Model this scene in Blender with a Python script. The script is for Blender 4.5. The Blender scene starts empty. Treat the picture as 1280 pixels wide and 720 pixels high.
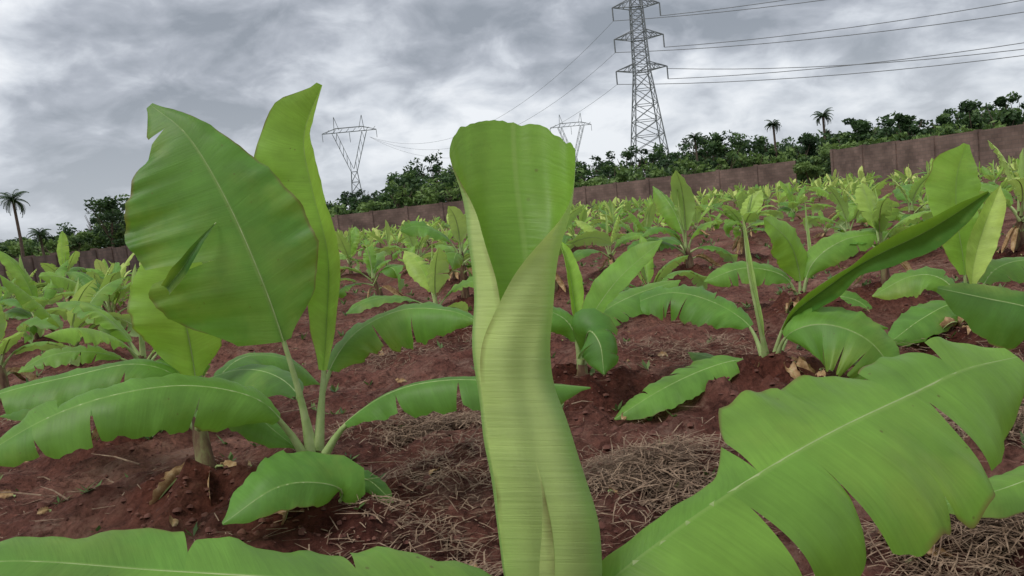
import bpy, math, random
from mathutils import Vector, Matrix, noise
random.seed(7)
R=random.uniform
scene=bpy.context.scene
F=1004.0; CAMZ=1.1
PITCH=math.radians(5.75); ROLL=math.radians(-6.25)
CR=(Matrix.Rotation(math.pi/2-PITCH,3,'X') @ Matrix.Rotation(ROLL,3,'Z'))
CP=Vector((0,0,CAMZ))
def P(px,py,d):
    return CP+CR@(Vector(((px-640)/F,-(py-360)/F,-1))*d)
def G(px,py):
    v=CR@Vector(((px-640)/F,-(py-360)/F,-1))
    return CP+v*(-CAMZ/v.z)
def B(px,py,d):
    v=CR@Vector(((px-640)/F,-(py-360)/F,-1)); return CP+v*(d/v.y)
cam=bpy.data.cameras.new("camera"); co=bpy.data.objects.new("camera",cam)
scene.collection.objects.link(co); scene.camera=co
cam.lens=36*F/1280; cam.sensor_width=36; cam.clip_end=3000; cam.clip_start=0.05
co.matrix_world=Matrix.Translation(CP)@CR.to_4x4()
scene.view_settings.view_transform='Standard'; scene.view_settings.look='None'; scene.view_settings.exposure=0

# ---------------- materials
def newmat(name):
    m=bpy.data.materials.new(name); m.use_nodes=True
    nt=m.node_tree; nt.nodes.clear()
    return m,nt,nt.nodes,nt.links
def N(nodes,t,**k):
    n=nodes.new(t)
    for a,b in k.items():
        if a=='inp':
            for i,v in b.items(): n.inputs[i].default_value=v
        else: setattr(n,a,b)
    return n
def ramp(nodes,stops):
    n=nodes.new('ShaderNodeValToRGB'); cr=n.color_ramp
    while len(cr.elements)<len(stops): cr.elements.new(0.5)
    for e,(p,c) in zip(cr.elements,stops):
        e.position=p; e.color=(c[0],c[1],c[2],1)
    return n
def mix(nodes,links,a,b,f,mode='MIX'):
    n=nodes.new('ShaderNodeMix'); n.data_type='RGBA'; n.blend_type=mode
    for s,v in ((n.inputs[0],f),(n.inputs[6],a),(n.inputs[7],b)):
        if isinstance(v,(int,float)): s.default_value=v
        elif isinstance(v,tuple): s.default_value=(v[0],v[1],v[2],1)
        else: links.new(v,s)
    return n.outputs[2]
def math_(nodes,links,op,a,b=0.0,c=0.0):
    n=nodes.new('ShaderNodeMath'); n.operation=op
    for i,v in enumerate((a,b,c)):
        if isinstance(v,(int,float)): n.inputs[i].default_value=v
        else: links.new(v,n.inputs[i])
    return n.outputs[0]

def leaf_material():
    m,nt,n,l=newmat("banana_leaf_surface")
    out=N(n,'ShaderNodeOutputMaterial')
    uv=N(n,'ShaderNodeUVMap'); sep=N(n,'ShaderNodeSeparateXYZ'); l.new(uv.outputs[0],sep.inputs[0])
    at=N(n,'ShaderNodeAttribute',attribute_name='tint')
    base=ramp(n,[(0,(0.032,0.11,0.020)),(0.5,(0.13,0.31,0.045)),(0.8,(0.28,0.49,0.06)),(1,(0.66,0.76,0.22))])
    l.new(at.outputs['Fac'],base.inputs[0])
    geo=N(n,'ShaderNodeNewGeometry')
    nz=N(n,'ShaderNodeTexNoise',inp={'Scale':6.0,'Detail':6.0,'Roughness':0.6}); l.new(geo.outputs['Position'],nz.inputs['Vector'])
    var=math_(n,l,'MULTIPLY_ADD',nz.outputs[0],1.1,0.47)
    vm=N(n,'ShaderNodeVectorMath',operation='SCALE'); l.new(base.outputs[0],vm.inputs[0]); l.new(var,vm.inputs['Scale'])
    absv=math_(n,l,'ABSOLUTE',sep.outputs[1])
    # patchy yellowing
    ny=N(n,'ShaderNodeTexNoise',inp={'Scale':2.6,'Detail':6.0,'Roughness':0.62}); l.new(geo.outputs['Position'],ny.inputs['Vector'])
    yf=N(n,'ShaderNodeMapRange',inp={1:0.52,2:0.72,3:0.0,4:0.55}); l.new(ny.outputs[0],yf.inputs[0])
    c0=mix(n,l,vm.outputs[0],(0.40,0.47,0.09),math_(n,l,'MULTIPLY',yf.outputs[0],math_(n,l,'MULTIPLY_ADD',absv,0.8,0.3)))
    vv=math_(n,l,'MULTIPLY_ADD',absv,-0.03,sep.outputs[0])
    cmb=N(n,'ShaderNodeCombineXYZ'); l.new(vv,cmb.inputs[0]); l.new(math_(n,l,'MULTIPLY',sep.outputs[1],0.01),cmb.inputs[1])
    vn=N(n,'ShaderNodeTexNoise',inp={'Scale':150.0,'Detail':2.0,'Roughness':0.6}); l.new(cmb.outputs[0],vn.inputs['Vector'])
    vn2=N(n,'ShaderNodeTexNoise',inp={'Scale':16.0,'Detail':2.0}); l.new(cmb.outputs[0],vn2.inputs['Vector'])
    vs=math_(n,l,'MULTIPLY_ADD',vn.outputs[0],0.38,0.82)
    vs=math_(n,l,'MULTIPLY',vs,math_(n,l,'MULTIPLY_ADD',vn2.outputs[0],0.5,0.76))
    vm2=N(n,'ShaderNodeVectorMath',operation='SCALE'); l.new(c0,vm2.inputs[0]); l.new(vs,vm2.inputs['Scale'])
    back=mix(n,l,vm2.outputs[0],(0.50,0.62,0.30),0.45)
    c2=mix(n,l,vm2.outputs[0],back,geo.outputs['Backfacing'])
    rib=N(n,'ShaderNodeMapRange',inp={1:0.010,2:0.035,3:0.4,4:0.0}); l.new(absv,rib.inputs[0])
    c3=mix(n,l,c2,(0.38,0.52,0.15),rib.outputs[0])
    nb=N(n,'ShaderNodeTexNoise',inp={'Scale':5.0,'Detail':5.0}); l.new(geo.outputs['Position'],nb.inputs['Vector'])
    ed=N(n,'ShaderNodeMapRange',inp={1:0.94,2:1.0,3:0.0,4:1.0}); l.new(absv,ed.inputs[0])
    nb2=N(n,'ShaderNodeMapRange',inp={1:0.47,2:0.57,3:0.0,4:0.95}); l.new(nb.outputs[0],nb2.inputs[0])
    c4=mix(n,l,c3,(0.20,0.13,0.05),math_(n,l,'MULTIPLY',ed.outputs[0],nb2.outputs[0]))
    sv=N(n,'ShaderNodeTexVoronoi',inp={'Scale':26.0}); l.new(geo.outputs['Position'],sv.inputs['Vector'])
    sc=N(n,'ShaderNodeMapRange',inp={1:0.05,2:0.10,3:0.7,4:0.0}); l.new(sv.outputs['Distance'],sc.inputs[0])
    c4=mix(n,l,c4,(0.13,0.09,0.03),math_(n,l,'MULTIPLY',sc.outputs[0],nb2.outputs[0]))
    bs=N(n,'ShaderNodeBsdfPrincipled')
    rg=math_(n,l,'MULTIPLY_ADD',nz.outputs[0],0.25,0.36); l.new(rg,bs.inputs['Roughness'])
    bs.inputs['Specular IOR Level'].default_value=0.42
    l.new(c4,bs.inputs['Base Color'])
    bu=N(n,'ShaderNodeBump',inp={'Strength':0.5,'Distance':0.005}); l.new(vs,bu.inputs['Height']); l.new(bu.outputs[0],bs.inputs['Normal'])
    tr=N(n,'ShaderNodeBsdfTranslucent')
    tc=mix(n,l,c4,(0.52,0.82,0.04),0.42); l.new(tc,tr.inputs[0])
    ms=N(n,'ShaderNodeMixShader',inp={0:0.36}); l.new(bs.outputs[0],ms.inputs[1]); l.new(tr.outputs[0],ms.inputs[2])
    l.new(ms.outputs[0],out.inputs[0]); return m
def simple(name,stops,scale=6,rough=0.8,bump=0.3,dist=0.01,stretch=(1,1,1),detail=6,spec=0.3):
    m,nt,n,l=newmat(name)
    out=N(n,'ShaderNodeOutputMaterial'); bs=N(n,'ShaderNodeBsdfPrincipled',inp={'Roughness':rough})
    bs.inputs['Specular IOR Level'].default_value=spec
    geo=N(n,'ShaderNodeNewGeometry'); mp=N(n,'ShaderNodeMapping'); mp.inputs['Scale'].default_value=stretch
    l.new(geo.outputs['Position'],mp.inputs[0])
    nz=N(n,'ShaderNodeTexNoise',inp={'Scale':scale,'Detail':detail,'Roughness':0.65}); l.new(mp.outputs[0],nz.inputs['Vector'])
    r=ramp(n,stops); l.new(nz.outputs[0],r.inputs[0]); l.new(r.outputs[0],bs.inputs['Base Color'])
    if bump:
        b=N(n,'ShaderNodeBump',inp={'Strength':bump,'Distance':dist}); l.new(nz.outputs[0],b.inputs['Height']); l.new(b.outputs[0],bs.inputs['Normal'])
    l.new(bs.outputs[0],out.inputs[0]); return m
M_LEAF=leaf_material()
M_PET=simple("petiole_green",[(0.3,(0.24,0.36,0.10)),(0.7,(0.45,0.53,0.24))],14,0.5,0.2,0.003)
M_STEM=simple("pseudostem",[(0.35,(0.07,0.035,0.022)),(0.5,(0.17,0.10,0.06)),(0.64,(0.24,0.23,0.10))],22,0.7,0.5,0.006,(1,1,0.25))
M_DRY=simple("dry_leaf",[(0.3,(0.16,0.08,0.035)),(0.5,(0.40,0.25,0.12)),(0.7,(0.58,0.44,0.27))],25,0.8,0.4,0.004)
M_STRAW=simple("straw",[(0.3,(0.11,0.066,0.045)),(0.5,(0.24,0.16,0.105)),(0.7,(0.40,0.29,0.20))],30,0.85,0.0)
M_CLOD=simple("soil_clod_surface",[(0.3,(0.07,0.025,0.019)),(0.7,(0.20,0.088,0.064))],9,0.95,0.6,0.01)
M_STEEL=simple("galvanised_steel",[(0.3,(0.16,0.17,0.18)),(0.7,(0.26,0.27,0.28))],1,0.6,0)
M_WIRE=simple("conductor_wire",[(0.3,(0.16,0.16,0.17)),(0.7,(0.22,0.22,0.23))],1,0.6,0)
M_TRUNK=simple("bark",[(0.3,(0.07,0.05,0.035)),(0.7,(0.16,0.12,0.09))],5,0.9,0.3,0.03)
def foliage_material():
    m,nt,n,l=newmat("tree_foliage")
    out=N(n,'ShaderNodeOutputMaterial'); at=N(n,'ShaderNodeAttribute',attribute_name='tint')
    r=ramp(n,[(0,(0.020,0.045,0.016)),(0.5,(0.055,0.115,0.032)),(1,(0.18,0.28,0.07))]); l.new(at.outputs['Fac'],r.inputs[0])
    bs=N(n,'ShaderNodeBsdfPrincipled',inp={'Roughness':0.6}); l.new(r.outputs[0],bs.inputs['Base Color'])
    tr=N(n,'ShaderNodeBsdfTranslucent'); l.new(r.outputs[0],tr.inputs[0])
    ms=N(n,'ShaderNodeMixShader',inp={0:0.3}); l.new(bs.outputs[0],ms.inputs[1]); l.new(tr.outputs[0],ms.inputs[2]); l.new(ms.outputs[0],out.inputs[0]); return m
M_FOL=foliage_material()
def soil_material():
    m,nt,n,l=newmat("red_soil")
    out=N(n,'ShaderNodeOutputMaterial'); bs=N(n,'ShaderNodeBsdfPrincipled',inp={'Roughness':0.95}); bs.inputs['Specular IOR Level'].default_value=0.15
    geo=N(n,'ShaderNodeNewGeometry')
    a=N(n,'ShaderNodeTexNoise',inp={'Scale':0.9,'Detail':8.0,'Roughness':0.62}); b=N(n,'ShaderNodeTexNoise',inp={'Scale':14.0,'Detail':10.0,'Roughness':0.75})
    c=N(n,'ShaderNodeTexVoronoi',inp={'Scale':38.0}); d=N(n,'ShaderNodeTexNoise',inp={'Scale':3.2,'Detail':8.0,'Roughness':0.65})
    for q in (a,b,c,d): l.new(geo.outputs['Position'],q.inputs['Vector'])
    r1=ramp(n,[(0.3,(0.115,0.041,0.031)),(0.5,(0.20,0.082,0.060)),(0.68,(0.33,0.17,0.125))]); l.new(a.outputs[0],r1.inputs[0])
    r2=ramp(n,[(0.32,(0.22,0.20,0.20)),(0.48,(0.85,0.85,0.85)),(0.58,(1.1,1.1,1.1)),(0.72,(1.8,1.75,1.7))]); l.new(b.outputs[0],r2.inputs[0])
    c1=mix(n,l,r1.outputs[0],r2.outputs[0],1.0,'MULTIPLY')
    r3=N(n,'ShaderNodeMapRange',inp={1:0.50,2:0.62,3:0.0,4:1.0}); l.new(d.outputs[0],r3.inputs[0])
    bb=N(n,'ShaderNodeMapRange',inp={1:0.44,2:0.58,3:0.0,4:0.7}); l.new(b.outputs[0],bb.inputs[0])
    c2=mix(n,l,c1,(0.30,0.20,0.15),math_(n,l,'MULTIPLY',r3.outputs[0],bb.outputs[0]))
    md=N(n,'ShaderNodeAttribute',attribute_name='mound')
    c2=mix(n,l,c2,(0.55,0.38,0.34),math_(n,l,'MULTIPLY',md.outputs['Fac'],0.95),'MULTIPLY')
    sp=N(n,'ShaderNodeSeparateXYZ'); l.new(geo.outputs['Position'],sp.inputs[0])
    far=N(n,'ShaderNodeMapRange',inp={1:82.0,2:90.0,3:0.0,4:1.0}); l.new(sp.outputs[1],far.inputs[0])
    g=ramp(n,[(0.3,(0.04,0.09,0.02)),(0.7,(0.12,0.19,0.05))]); l.new(a.outputs[0],g.inputs[0])
    wd=N(n,'ShaderNodeMapRange',inp={1:8.0,2:50.0,3:0.0,4:0.6}); l.new(sp.outputs[1],wd.inputs[0])
    rw=N(n,'ShaderNodeMapRange',inp={1:0.44,2:0.6,3:0.0,4:1.0}); l.new(d.outputs[0],rw.inputs[0])
    c2=mix(n,l,c2,(0.10,0.15,0.045),math_(n,l,'MULTIPLY',wd.outputs[0],rw.outputs[0]))
    c3=mix(n,l,c2,g.outputs[0],far.outputs[0]); l.new(c3,bs.inputs['Base Color'])
    h=math_(n,l,'ADD',b.outputs[0],math_(n,l,'MULTIPLY',c.outputs[0],0.5))
    bu=N(n,'ShaderNodeBump',inp={'Strength':1.0,'Distance':0.05}); l.new(h,bu.inputs['Height']); l.new(bu.outputs[0],bs.inputs['Normal'])
    l.new(bs.outputs[0],out.inputs[0]); return m
M_SOIL=soil_material()
def wall_material():
    m,nt,n,l=newmat("sandcrete_block_wall")
    out=N(n,'ShaderNodeOutputMaterial'); bs=N(n,'ShaderNodeBsdfPrincipled',inp={'Roughness':0.9})
    uv=N(n,'ShaderNodeUVMap'); br=N(n,'ShaderNodeTexBrick',inp={'Scale':1.0,'Mortar Size':0.012,'Brick Width':0.45,'Row Height':0.23,'Color1':(0.17,0.12,0.095,1),'Color2':(0.23,0.16,0.13,1),'Mortar':(0.13,0.105,0.09,1)})
    l.new(uv.outputs[0],br.inputs[0])
    geo=N(n,'ShaderNodeNewGeometry'); nz=N(n,'ShaderNodeTexNoise',inp={'Scale':0.7,'Detail':7.0}); l.new(geo.outputs['Position'],nz.inputs['Vector'])
    r=ramp(n,[(0.3,(0.5,0.46,0.46)),(0.7,(1.3,1.25,1.25))]); l.new(nz.outputs[0],r.inputs[0])
    l.new(mix(n,l,br.outputs[0],r.outputs[0],1.0,'MULTIPLY'),bs.inputs['Base Color']); l.new(bs.outputs[0],out.inputs[0]); return m
M_WALL=wall_material()

# ---------------- mesh builder
class MB:
    def __init__(s): s.v=[];s.f=[];s.m=[];s.uv=[];s.t=[]
    def grid(s,rows,uvs,tint,mat,flip=False):
        b=len(s.v); nc=len(rows[0])
        for i,(r,u) in enumerate(zip(rows,uvs)):
            s.v.extend(r); s.uv.extend(u); s.t.extend(tint[i] if isinstance(tint,list) else [tint]*nc)
        for i in range(len(rows)-1):
            for j in range(nc-1):
                a=b+i*nc+j
                q=(a,a+1,a+nc+1,a+nc)
                s.f.append(q[::-1] if flip else q); s.m.append(mat)
    def tube(s,pts,rad,mat,tint=0.5,k=6,flat=1.0):
        rows=[];uvs=[]; L=0
        for i,p in enumerate(pts):
            t=(pts[min(i+1,len(pts)-1)]-pts[max(i-1,0)]).normalized()
            a=t.cross(Vector((0.13,1,0.21))).normalized(); c=t.cross(a)
            r=rad[i] if isinstance(rad,(list,tuple)) else rad
            rows.append([p+(a*math.cos(2*math.pi*j/k)+c*math.sin(2*math.pi*j/k)*flat)*r for j in range(k+1)])
            if i: L+=(p-pts[i-1]).length
            uvs.append([(L,0.3)]*(k+1))
        s.grid(rows,uvs,tint,mat)
    def quad(s,a,b,c,d,mat,tint=0.5,uv=None):
        i=len(s.v); s.v.extend((a,b,c,d)); s.uv.extend(uv or [(0,0.3)]*4); s.t.extend([tint]*4); s.f.append((i,i+1,i+2,i+3)); s.m.append(mat)
    def mesh(s,name,mats,smooth=True):
        me=bpy.data.meshes.new(name); me.from_pydata([tuple(v) for v in s.v],[],s.f)
        for m in mats: me.materials.append(m)
        me.polygons.foreach_set('material_index',s.m)
        me.polygons.foreach_set('use_smooth',[smooth]*len(s.f))
        ul=me.uv_layers.new(name='UVMap'); li=[0]*len(me.loops); me.loops.foreach_get('vertex_index',li)
        fl=[]
        for i in li: fl.extend(s.uv[i])
        ul.data.foreach_set('uv',fl)
        a=me.attributes.new('tint','FLOAT','POINT'); a.data.foreach_set('value',s.t)
        me.update(); return me
    def obj(s,name,mats,smooth=True):
        o=bpy.data.objects.new(name,s.mesh(name,mats,smooth)); scene.collection.objects.link(o); return o
PM=[M_LEAF,M_PET,M_STEM,M_DRY]

def catmull(pts,n):
    p=[pts[0]*2-pts[1]]+list(pts)+[pts[-1]*2-pts[-2]]
    den=[]
    for i in range(1,len(p)-2):
        for k in range(12):
            t=k/12
            den.append(0.5*((2*p[i])+(-p[i-1]+p[i+1])*t+(2*p[i-1]-5*p[i]+4*p[i+1]-p[i+2])*t*t+(-p[i-1]+3*p[i]-3*p[i+1]+p[i+2])*t**3))
    den.append(p[-2]); cum=[0]
    for i in range(1,len(den)): cum.append(cum[-1]+(den[i]-den[i-1]).length)
    out=[];j=0
    for i in range(n+1):
        s=cum[-1]*i/n
        while j<len(cum)-2 and cum[j+1]<s: j+=1
        f=(s-cum[j])/max(1e-9,cum[j+1]-cum[j]); out.append(den[j].lerp(den[j+1],min(1,max(0,f))))
    return out,cum[-1]
DEF=[0.25,0.72,0.95,1.0,0.97,0.85,0.62,0.05]
def prof(l,b):
    x=b*(len(l)-1); i=min(int(x),len(l)-2); f=x-i; f=f*f*(3-2*f)*0.5+f*0.5
    return l[i]*(1-f)+l[i+1]*f
def leaf(mb,pts,wL,wR,nrm=Vector((0,0,1)),t0=0.22,fL=0.1,fR=0.1,cL=-0.6,cR=-0.6,tL=(),tR=(),wave=0.05,tint=0.5,rib=0.012,nu=30,nv=6,mat=0,sweep=0.18,seg=0.5,waven=7):
    NS=48 if nu>14 else 16
    C,L=catmull(pts,NS)
    if not isinstance(wL,(list,tuple)): wL=[x*wL for x in DEF]
    if not isinstance(wR,(list,tuple)): wR=[x*wR for x in DEF]
    nl=nrm if isinstance(nrm,(list,tuple)) else [nrm,nrm]
    nl=[Vector(x) for x in nl]
    def at(u):
        x=max(0,min(0.99999,u))*NS; i=int(x); f=x-i
        p=C[i].lerp(C[i+1],f)
        t0_=(C[min(i+1,NS)]-C[max(i-1,0)]).normalized(); t1=(C[min(i+2,NS)]-C[i]).normalized()
        T=t0_.lerp(t1,f).normalized()
        y=max(0,min(0.99999,u))*(len(nl)-1); k=int(y); h=nl[k].lerp(nl[k+1],y-k)
        Nn=(h-T*h.dot(T)).normalized()
        return p,T,Nn
    ph=R(0,6.28); sd=Vector((R(0,99),R(0,99),0))
    for side in (-1,1):
        W=wL if side<0 else wR; f0=fL if side<0 else fR; cu=cL if side<0 else cR; tears=sorted(tL if side<0 else tR)
        bd=[(0,0,0)]+[tuple(x) for x in tears]+[(1,0,0)]
        phs=ph+side*1.3
        for k in range(len(bd)-1):
            b0,d0,g0=bd[k][:3]; b1,d1,g1=bd[k+1][:3]
            n=max(4,int(nu*(b1-b0))); rows=[];uvs=[]
            ex=R(-seg,seg*0.4) if tears else 0
            if len(bd[k])>3: ex=bd[k][3]
            tmx=max(d0,d1)
            for i in range(n+1):
                s=i/n; row=[];uvr=[]
                off_s=0;off_n=0
                for j in range(nv+1):
                    v=j/nv
                    ga=g0*max(0,(v-(1-d0))/max(d0,1e-6)) if d0>0 else 0
                    gb=g1*max(0,(v-(1-d1))/max(d1,1e-6)) if d1>0 else 0
                    b=(b0+ga)*(1-s)+(b1-gb)*s
                    u=t0+(1-t0)*b; w=prof(W,b)
                    if nu>14: w*=1+0.05*noise.noise(Vector((b*9,side*3,0))+sd)+0.035*noise.noise(Vector((b*31,side*3,0))+sd)
                    if d0>0 or d1>0:
                        e=(2*s-1)
                        if (e<0 and d0>0) or (e>0 and d1>0): w*=1-0.07*abs(e)**6
                    a=f0+cu*v+(ex*max(0,v-(1-tmx)) if tmx else 0)
                    if j:
                        off_s+=math.cos(a)*w/nv; off_n+=math.sin(a)*w/nv
                    p,T,Nn=at(u); S=T.cross(Nn)
                    wv=wave*w*v*v*(math.sin(waven*6.28*b+phs)+0.6*math.sin(waven*14.1*b+phs*2))
                    if nu>14: wv+=w*0.26*v*noise.noise(Vector((b*4.5,side*2+v*0.8,0))+sd)
                    q=p+S*(side*off_s)+Nn*(off_n+wv)+T*(sweep*w*v*(1-b)*1.0)
                    row.append(q); uvr.append((u*L,side*v))
                rows.append(row);uvs.append(uvr)
            mb.grid(rows,uvs,max(0,min(1,tint+R(-0.04,0.04))),mat,flip=(side<0))
    k=24 if nu>14 else 8
    pp=[];rr=[]
    for i in range(k+1):
        u=i/k; p,T,Nn=at(u)
        r=rib*(1-u)**0.8*(1.0 if u>=t0 else 1.0+0.9*(1-u/t0)**1.5 )+0.0008
        pp.append(p-Nn*r*0.88); rr.append(r)
    mb.tube(pp,rr,1,0.5,6 if nu>14 else 4)
def rtears(n,dmax=0.9):
    bs=sorted(R(0.12,0.92) for _ in range(n)); out=[];last=-1
    for b in bs:
        if b-last>0.06: out.append((b,R(0.35,dmax),R(0.003,0.024))); last=b
    return out

# ---------------- terrain
plants_xy=[]
def slope(x,y):
    a=max(0,min(1,(-x-6)/22)); a=a*a*(3-2*a)
    return -0.85*a*max(0,min(1,(y-10)/25))
def moundf(x,y):
    z=0
    for (mx,my,a) in plants_xy:
        r2=(x-mx)**2+(y-my)**2
        if r2<1.2: z+=a*math.exp(-r2/0.15)
    return z
def gh(x,y):
    d=math.hypot(x,y)
    k=1/(1+(d/14)**2)
    z=slope(x,y)
    v=Vector((x,y,0))
    z+=0.07*noise.noise(v*0.9)*min(1,k*2)
    if d<45:
        z+=k*(0.10*noise.noise(v*2.3+Vector((5,0,0)))+0.065*noise.noise(v*5.5)+0.04*abs(noise.noise(v*12))+0.022*noise.noise(v*26)+0.02*max(0,noise.noise(v*17+Vector((3,8,0)))))
        m=moundf(x,y)
        if m>0.001: z+=m*(1+0.6*noise.noise(v*8))
    return z

# ---------------- generic plants
def generic(seed,h=1.0,low=False,nleaf=7):
    random.seed(seed); mb=MB()
    sh=R(0.2,0.48)*h; lean=Vector((R(-0.09,0.09),R(-0.09,0.09),0))
    top=Vector((0,0,sh))+lean
    mb.tube([Vector((0,0,-0.1)),Vector((0,0,sh*0.5))+lean*0.4,top],[0.05*h,0.04*h,0.026*h],2,0.5,8 if not low else 5)
    az=R(0,6.28); up=R(-8,10)
    for i in range(nleaf):
        az+=2.4+R(-0.6,0.6); t=i/(nleaf-1)
        el=math.radians(26+50*t+R(-16,12)+up); L=(R(0.62,1.08))*h*(1-0.15*t)
        d=Vector((math.cos(az),math.sin(az),0)); start=top-Vector((0,0,sh*0.25*(1-t)))
        pts=[start]; p=start.copy(); e=el; bend=math.radians(R(10,38)*(1.25-t*0.95))
        dd=d.copy(); tw=R(-.2,.2)
        for s in range(5):
            p=p+(dd*math.cos(e)+Vector((0,0,1))*math.sin(e))*L/5; pts.append(p.copy()); e-=bend*(0.7+0.15*s); dd=Vector((dd.x-tw*dd.y,dd.y+tw*dd.x,0)).normalized()
        w=R(0.10,0.17)*h
        q=rtears(random.choice([0,2,4,6])) if not low else []
        q2=rtears(random.choice([0,2,4,6])) if not low else []
        f=R(-0.1,0.5)
        nr=Vector((-d.x*0.8+R(-.5,.5),-d.y*0.8+R(-.5,.5),1.0))
        leaf(mb,pts,w,w*R(.75,1.1),nr,0.2,f,f,R(-1.2,-0.3),R(-1.2,-0.3),q,q2,0.07,0.48+0.34*t+R(-0.25,0.2),0.009*h,nu=(24 if not low else 7),nv=(5 if not low else 2))
    if R(0,1)<0.75:
        p2=top+Vector((R(-.12,.12),R(-.12,.12),R(0.4,0.8)*h)); 
        leaf(mb,[top,top.lerp(p2,0.5)+Vector((0.02,0,0)),p2],0.05*h,0.05*h,Vector((math.cos(az),math.sin(az),0.1)),0.3,0.7,0.7,1.5,1.5,tint=0.88,rib=0.009*h,nu=12 if low else 20,nv=2 if low else 4)
    if not low:
        for i in range(3):
            a=R(0,6.28); d=Vector((math.cos(a),math.sin(a),0))
            leaf(mb,[top*0.5,top*0.6+d*0.12,Vector((0,0,sh*0.2))+d*0.26,Vector((0,0,0.02))+d*R(.3,.4)],0.05,0.04,Vector((d.x,d.y,0.6)),0.2,0.5,-0.5,1,1,mat=3,rib=0.006,nu=16,nv=3)
    return mb
NVAR=14
variants=[generic(100+i,1.0,False,5+i%4).mesh("banana_plant_mesh",PM) for i in range(NVAR)]
random.seed(21)
pending=[]
def gen_at(px,py,s,v=None,rz=None):
    g=G(px,py); plants_xy.append((g.x,g.y,0.14)); pending.append((g.x,g.y,s,v,rz))

# ---------------- hero plants
V=Vector
def pp(l): return [P(*a) for a in l]
heroes=[]
def hero(basepx,basepy,toppt,rb=0.055,rt=0.035):
    mb=MB(); g=G(basepx,basepy); top=P(*toppt)
    plants_xy.append((g.x,g.y,0.16)); g=V((g.x,g.y,-0.05))
    mid=g.lerp(top,0.5)+V((0.01,0,0))
    mb.tube([g,g.lerp(top,0.25),mid,g.lerp(top,0.8),top],[rb*1.15,rb,rb*0.85,rt*1.05,rt*0.8],2,0.5,12)
    for i in range(6):
        a=R(0,6.28); d=V((math.cos(a),math.sin(a),0))
        leaf(mb,[mid+d*0.02,mid+d*0.07+V((0,0,0.03)),g+d*0.13+V((0,0,0.22)),g+d*0.22+V((0,0,0.13))],0.04,0.035,V((d.x,d.y,0.5)),0.15,0.6,-0.5,1,1,mat=3,rib=0.005,wave=.15,nu=18,nv=4)
    heroes.append(mb); return mb

# plant A (left, tall)
random.seed(5)
A=hero(398,668,(390,566,2.9),0.05,0.04)
leaf(A,pp([(388,575,2.9),(378,510,2.88),(352,420,2.85),(325,345,2.82),(283,250,2.82),(235,170,2.86),(188,131,2.92)]),
     [0.16,0.33,0.37,0.36,0.36,0.31,0.24,0.12,0.02],[0.03,0.17,0.235,0.235,0.20,0.15,0.10,0.05,0.01],[V((0.1,-1,0.2)),V((0.15,-1,0.25))],0.30,0.10,0.12,-0.3,-0.3,
     tL=[(0.33,0.62,0.03,0.35),(0.88,0.6,0.015,0.0)],tR=[],wave=0.035,tint=0.40,rib=0.011,nu=60,nv=12,seg=0.3)
leaf(A,pp([(270,278,2.80),(248,305,2.75),(228,335,2.73),(208,360,2.74)]),[0.002,0.02,0.035,0.05,0.045],[0.002,0.01,0.02,0.03,0.02],V((0.3,-1,0.1)),0.03,0.4,0.1,0.9,0.6,tint=0.0,rib=0.001,nu=18,nv=4)
leaf(A,pp([(398,570,2.95),(402,500,2.97),(408,410,3.0),(410,320,3.02),(390,235,3.05),(380,170,3.05),(402,106,3.0)]),
     [0.02,0.06,0.09,0.11,0.15,0.19,0.15,0.02],[0.02,0.06,0.08,0.09,0.10,0.09,0.07,0.01],[V((0.2,-1,0.1)),V((-0.3,-1,0.1))],0.22,0.35,0.5,-0.2,0.5,tL=[(.62,.5,.015,.3)],wave=0.05,tint=0.78,rib=0.011,nu=40,nv=8)
leaf(A,pp([(385,575,2.9),(360,535,2.85),(320,498,2.75),(240,482,2.65),(150,492,2.55),(60,522,2.5),(-40,580,2.45)]),
     0.17,0.14,[V((0,-0.6,1)),V((0,-0.65,1))],0.16,0.0,0.1,-1.0,-0.8,tR=rtears(2),tL=[(0.3,0.7,0.008),(0.62,0.8,0.014),(0.8,0.5,0.01)],wave=0.07,tint=0.52,rib=0.011,nu=50,nv=10)
leaf(A,pp([(397,575,2.9),(430,530,2.9),(490,490,2.85),(560,475,2.8),(640,478,2.8),(738,484,2.85)]),
     0.13,0.12,V((0,-0.4,1)),0.15,-0.1,0.1,-0.9,-1.0,tR=[(0.25,0.7,0.01),(0.5,0.9,0.016),(0.75,0.6,0.01)],tL=rtears(2),wave=0.08,tint=0.46,rib=0.010,nu=50,nv=10)
leaf(A,pp([(395,560,3.0),(405,480,3.1),(440,420,3.15),(500,388,3.15),(560,388,3.1),(598,402,3.05)]),
     0.16,0.15,V((0.0,-0.55,1)),0.3,-0.1,0.0,-1.0,-1.1,tR=[(0.35,0.9,0.014),(0.6,0.7,0.012)],wave=0.08,tint=0.50,rib=0.010,nu=50,nv=10)
leaf(A,pp([(398,655,2.85),(428,618,2.75),(400,604,2.65),(345,610,2.55),(278,655,2.5)]),
     0.08,0.17,V((0.0,-1.0,0.7)),0.25,0.1,0.0,-0.6,-0.9,wave=0.06,tint=0.50,rib=0.007,nu=30,nv=8)
leaf(A,pp([(400,640,2.9),(430,600,2.9),(460,600,2.9),(492,628,2.9)]),0.05,0.06,V((0.0,-0.4,0.8)),0.25,0.1,0.0,-0.6,-0.9,tint=0.2,rib=0.008)
leaf(A,pp([(392,560,2.95),(375,500,3.05),(345,470,3.2),(300,462,3.35),(240,480,3.45)]),0.11,0.11,V((0.0,-0.4,1)),0.25,0.1,0.0,-0.8,-0.9,tint=0.45,rib=0.01)
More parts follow.
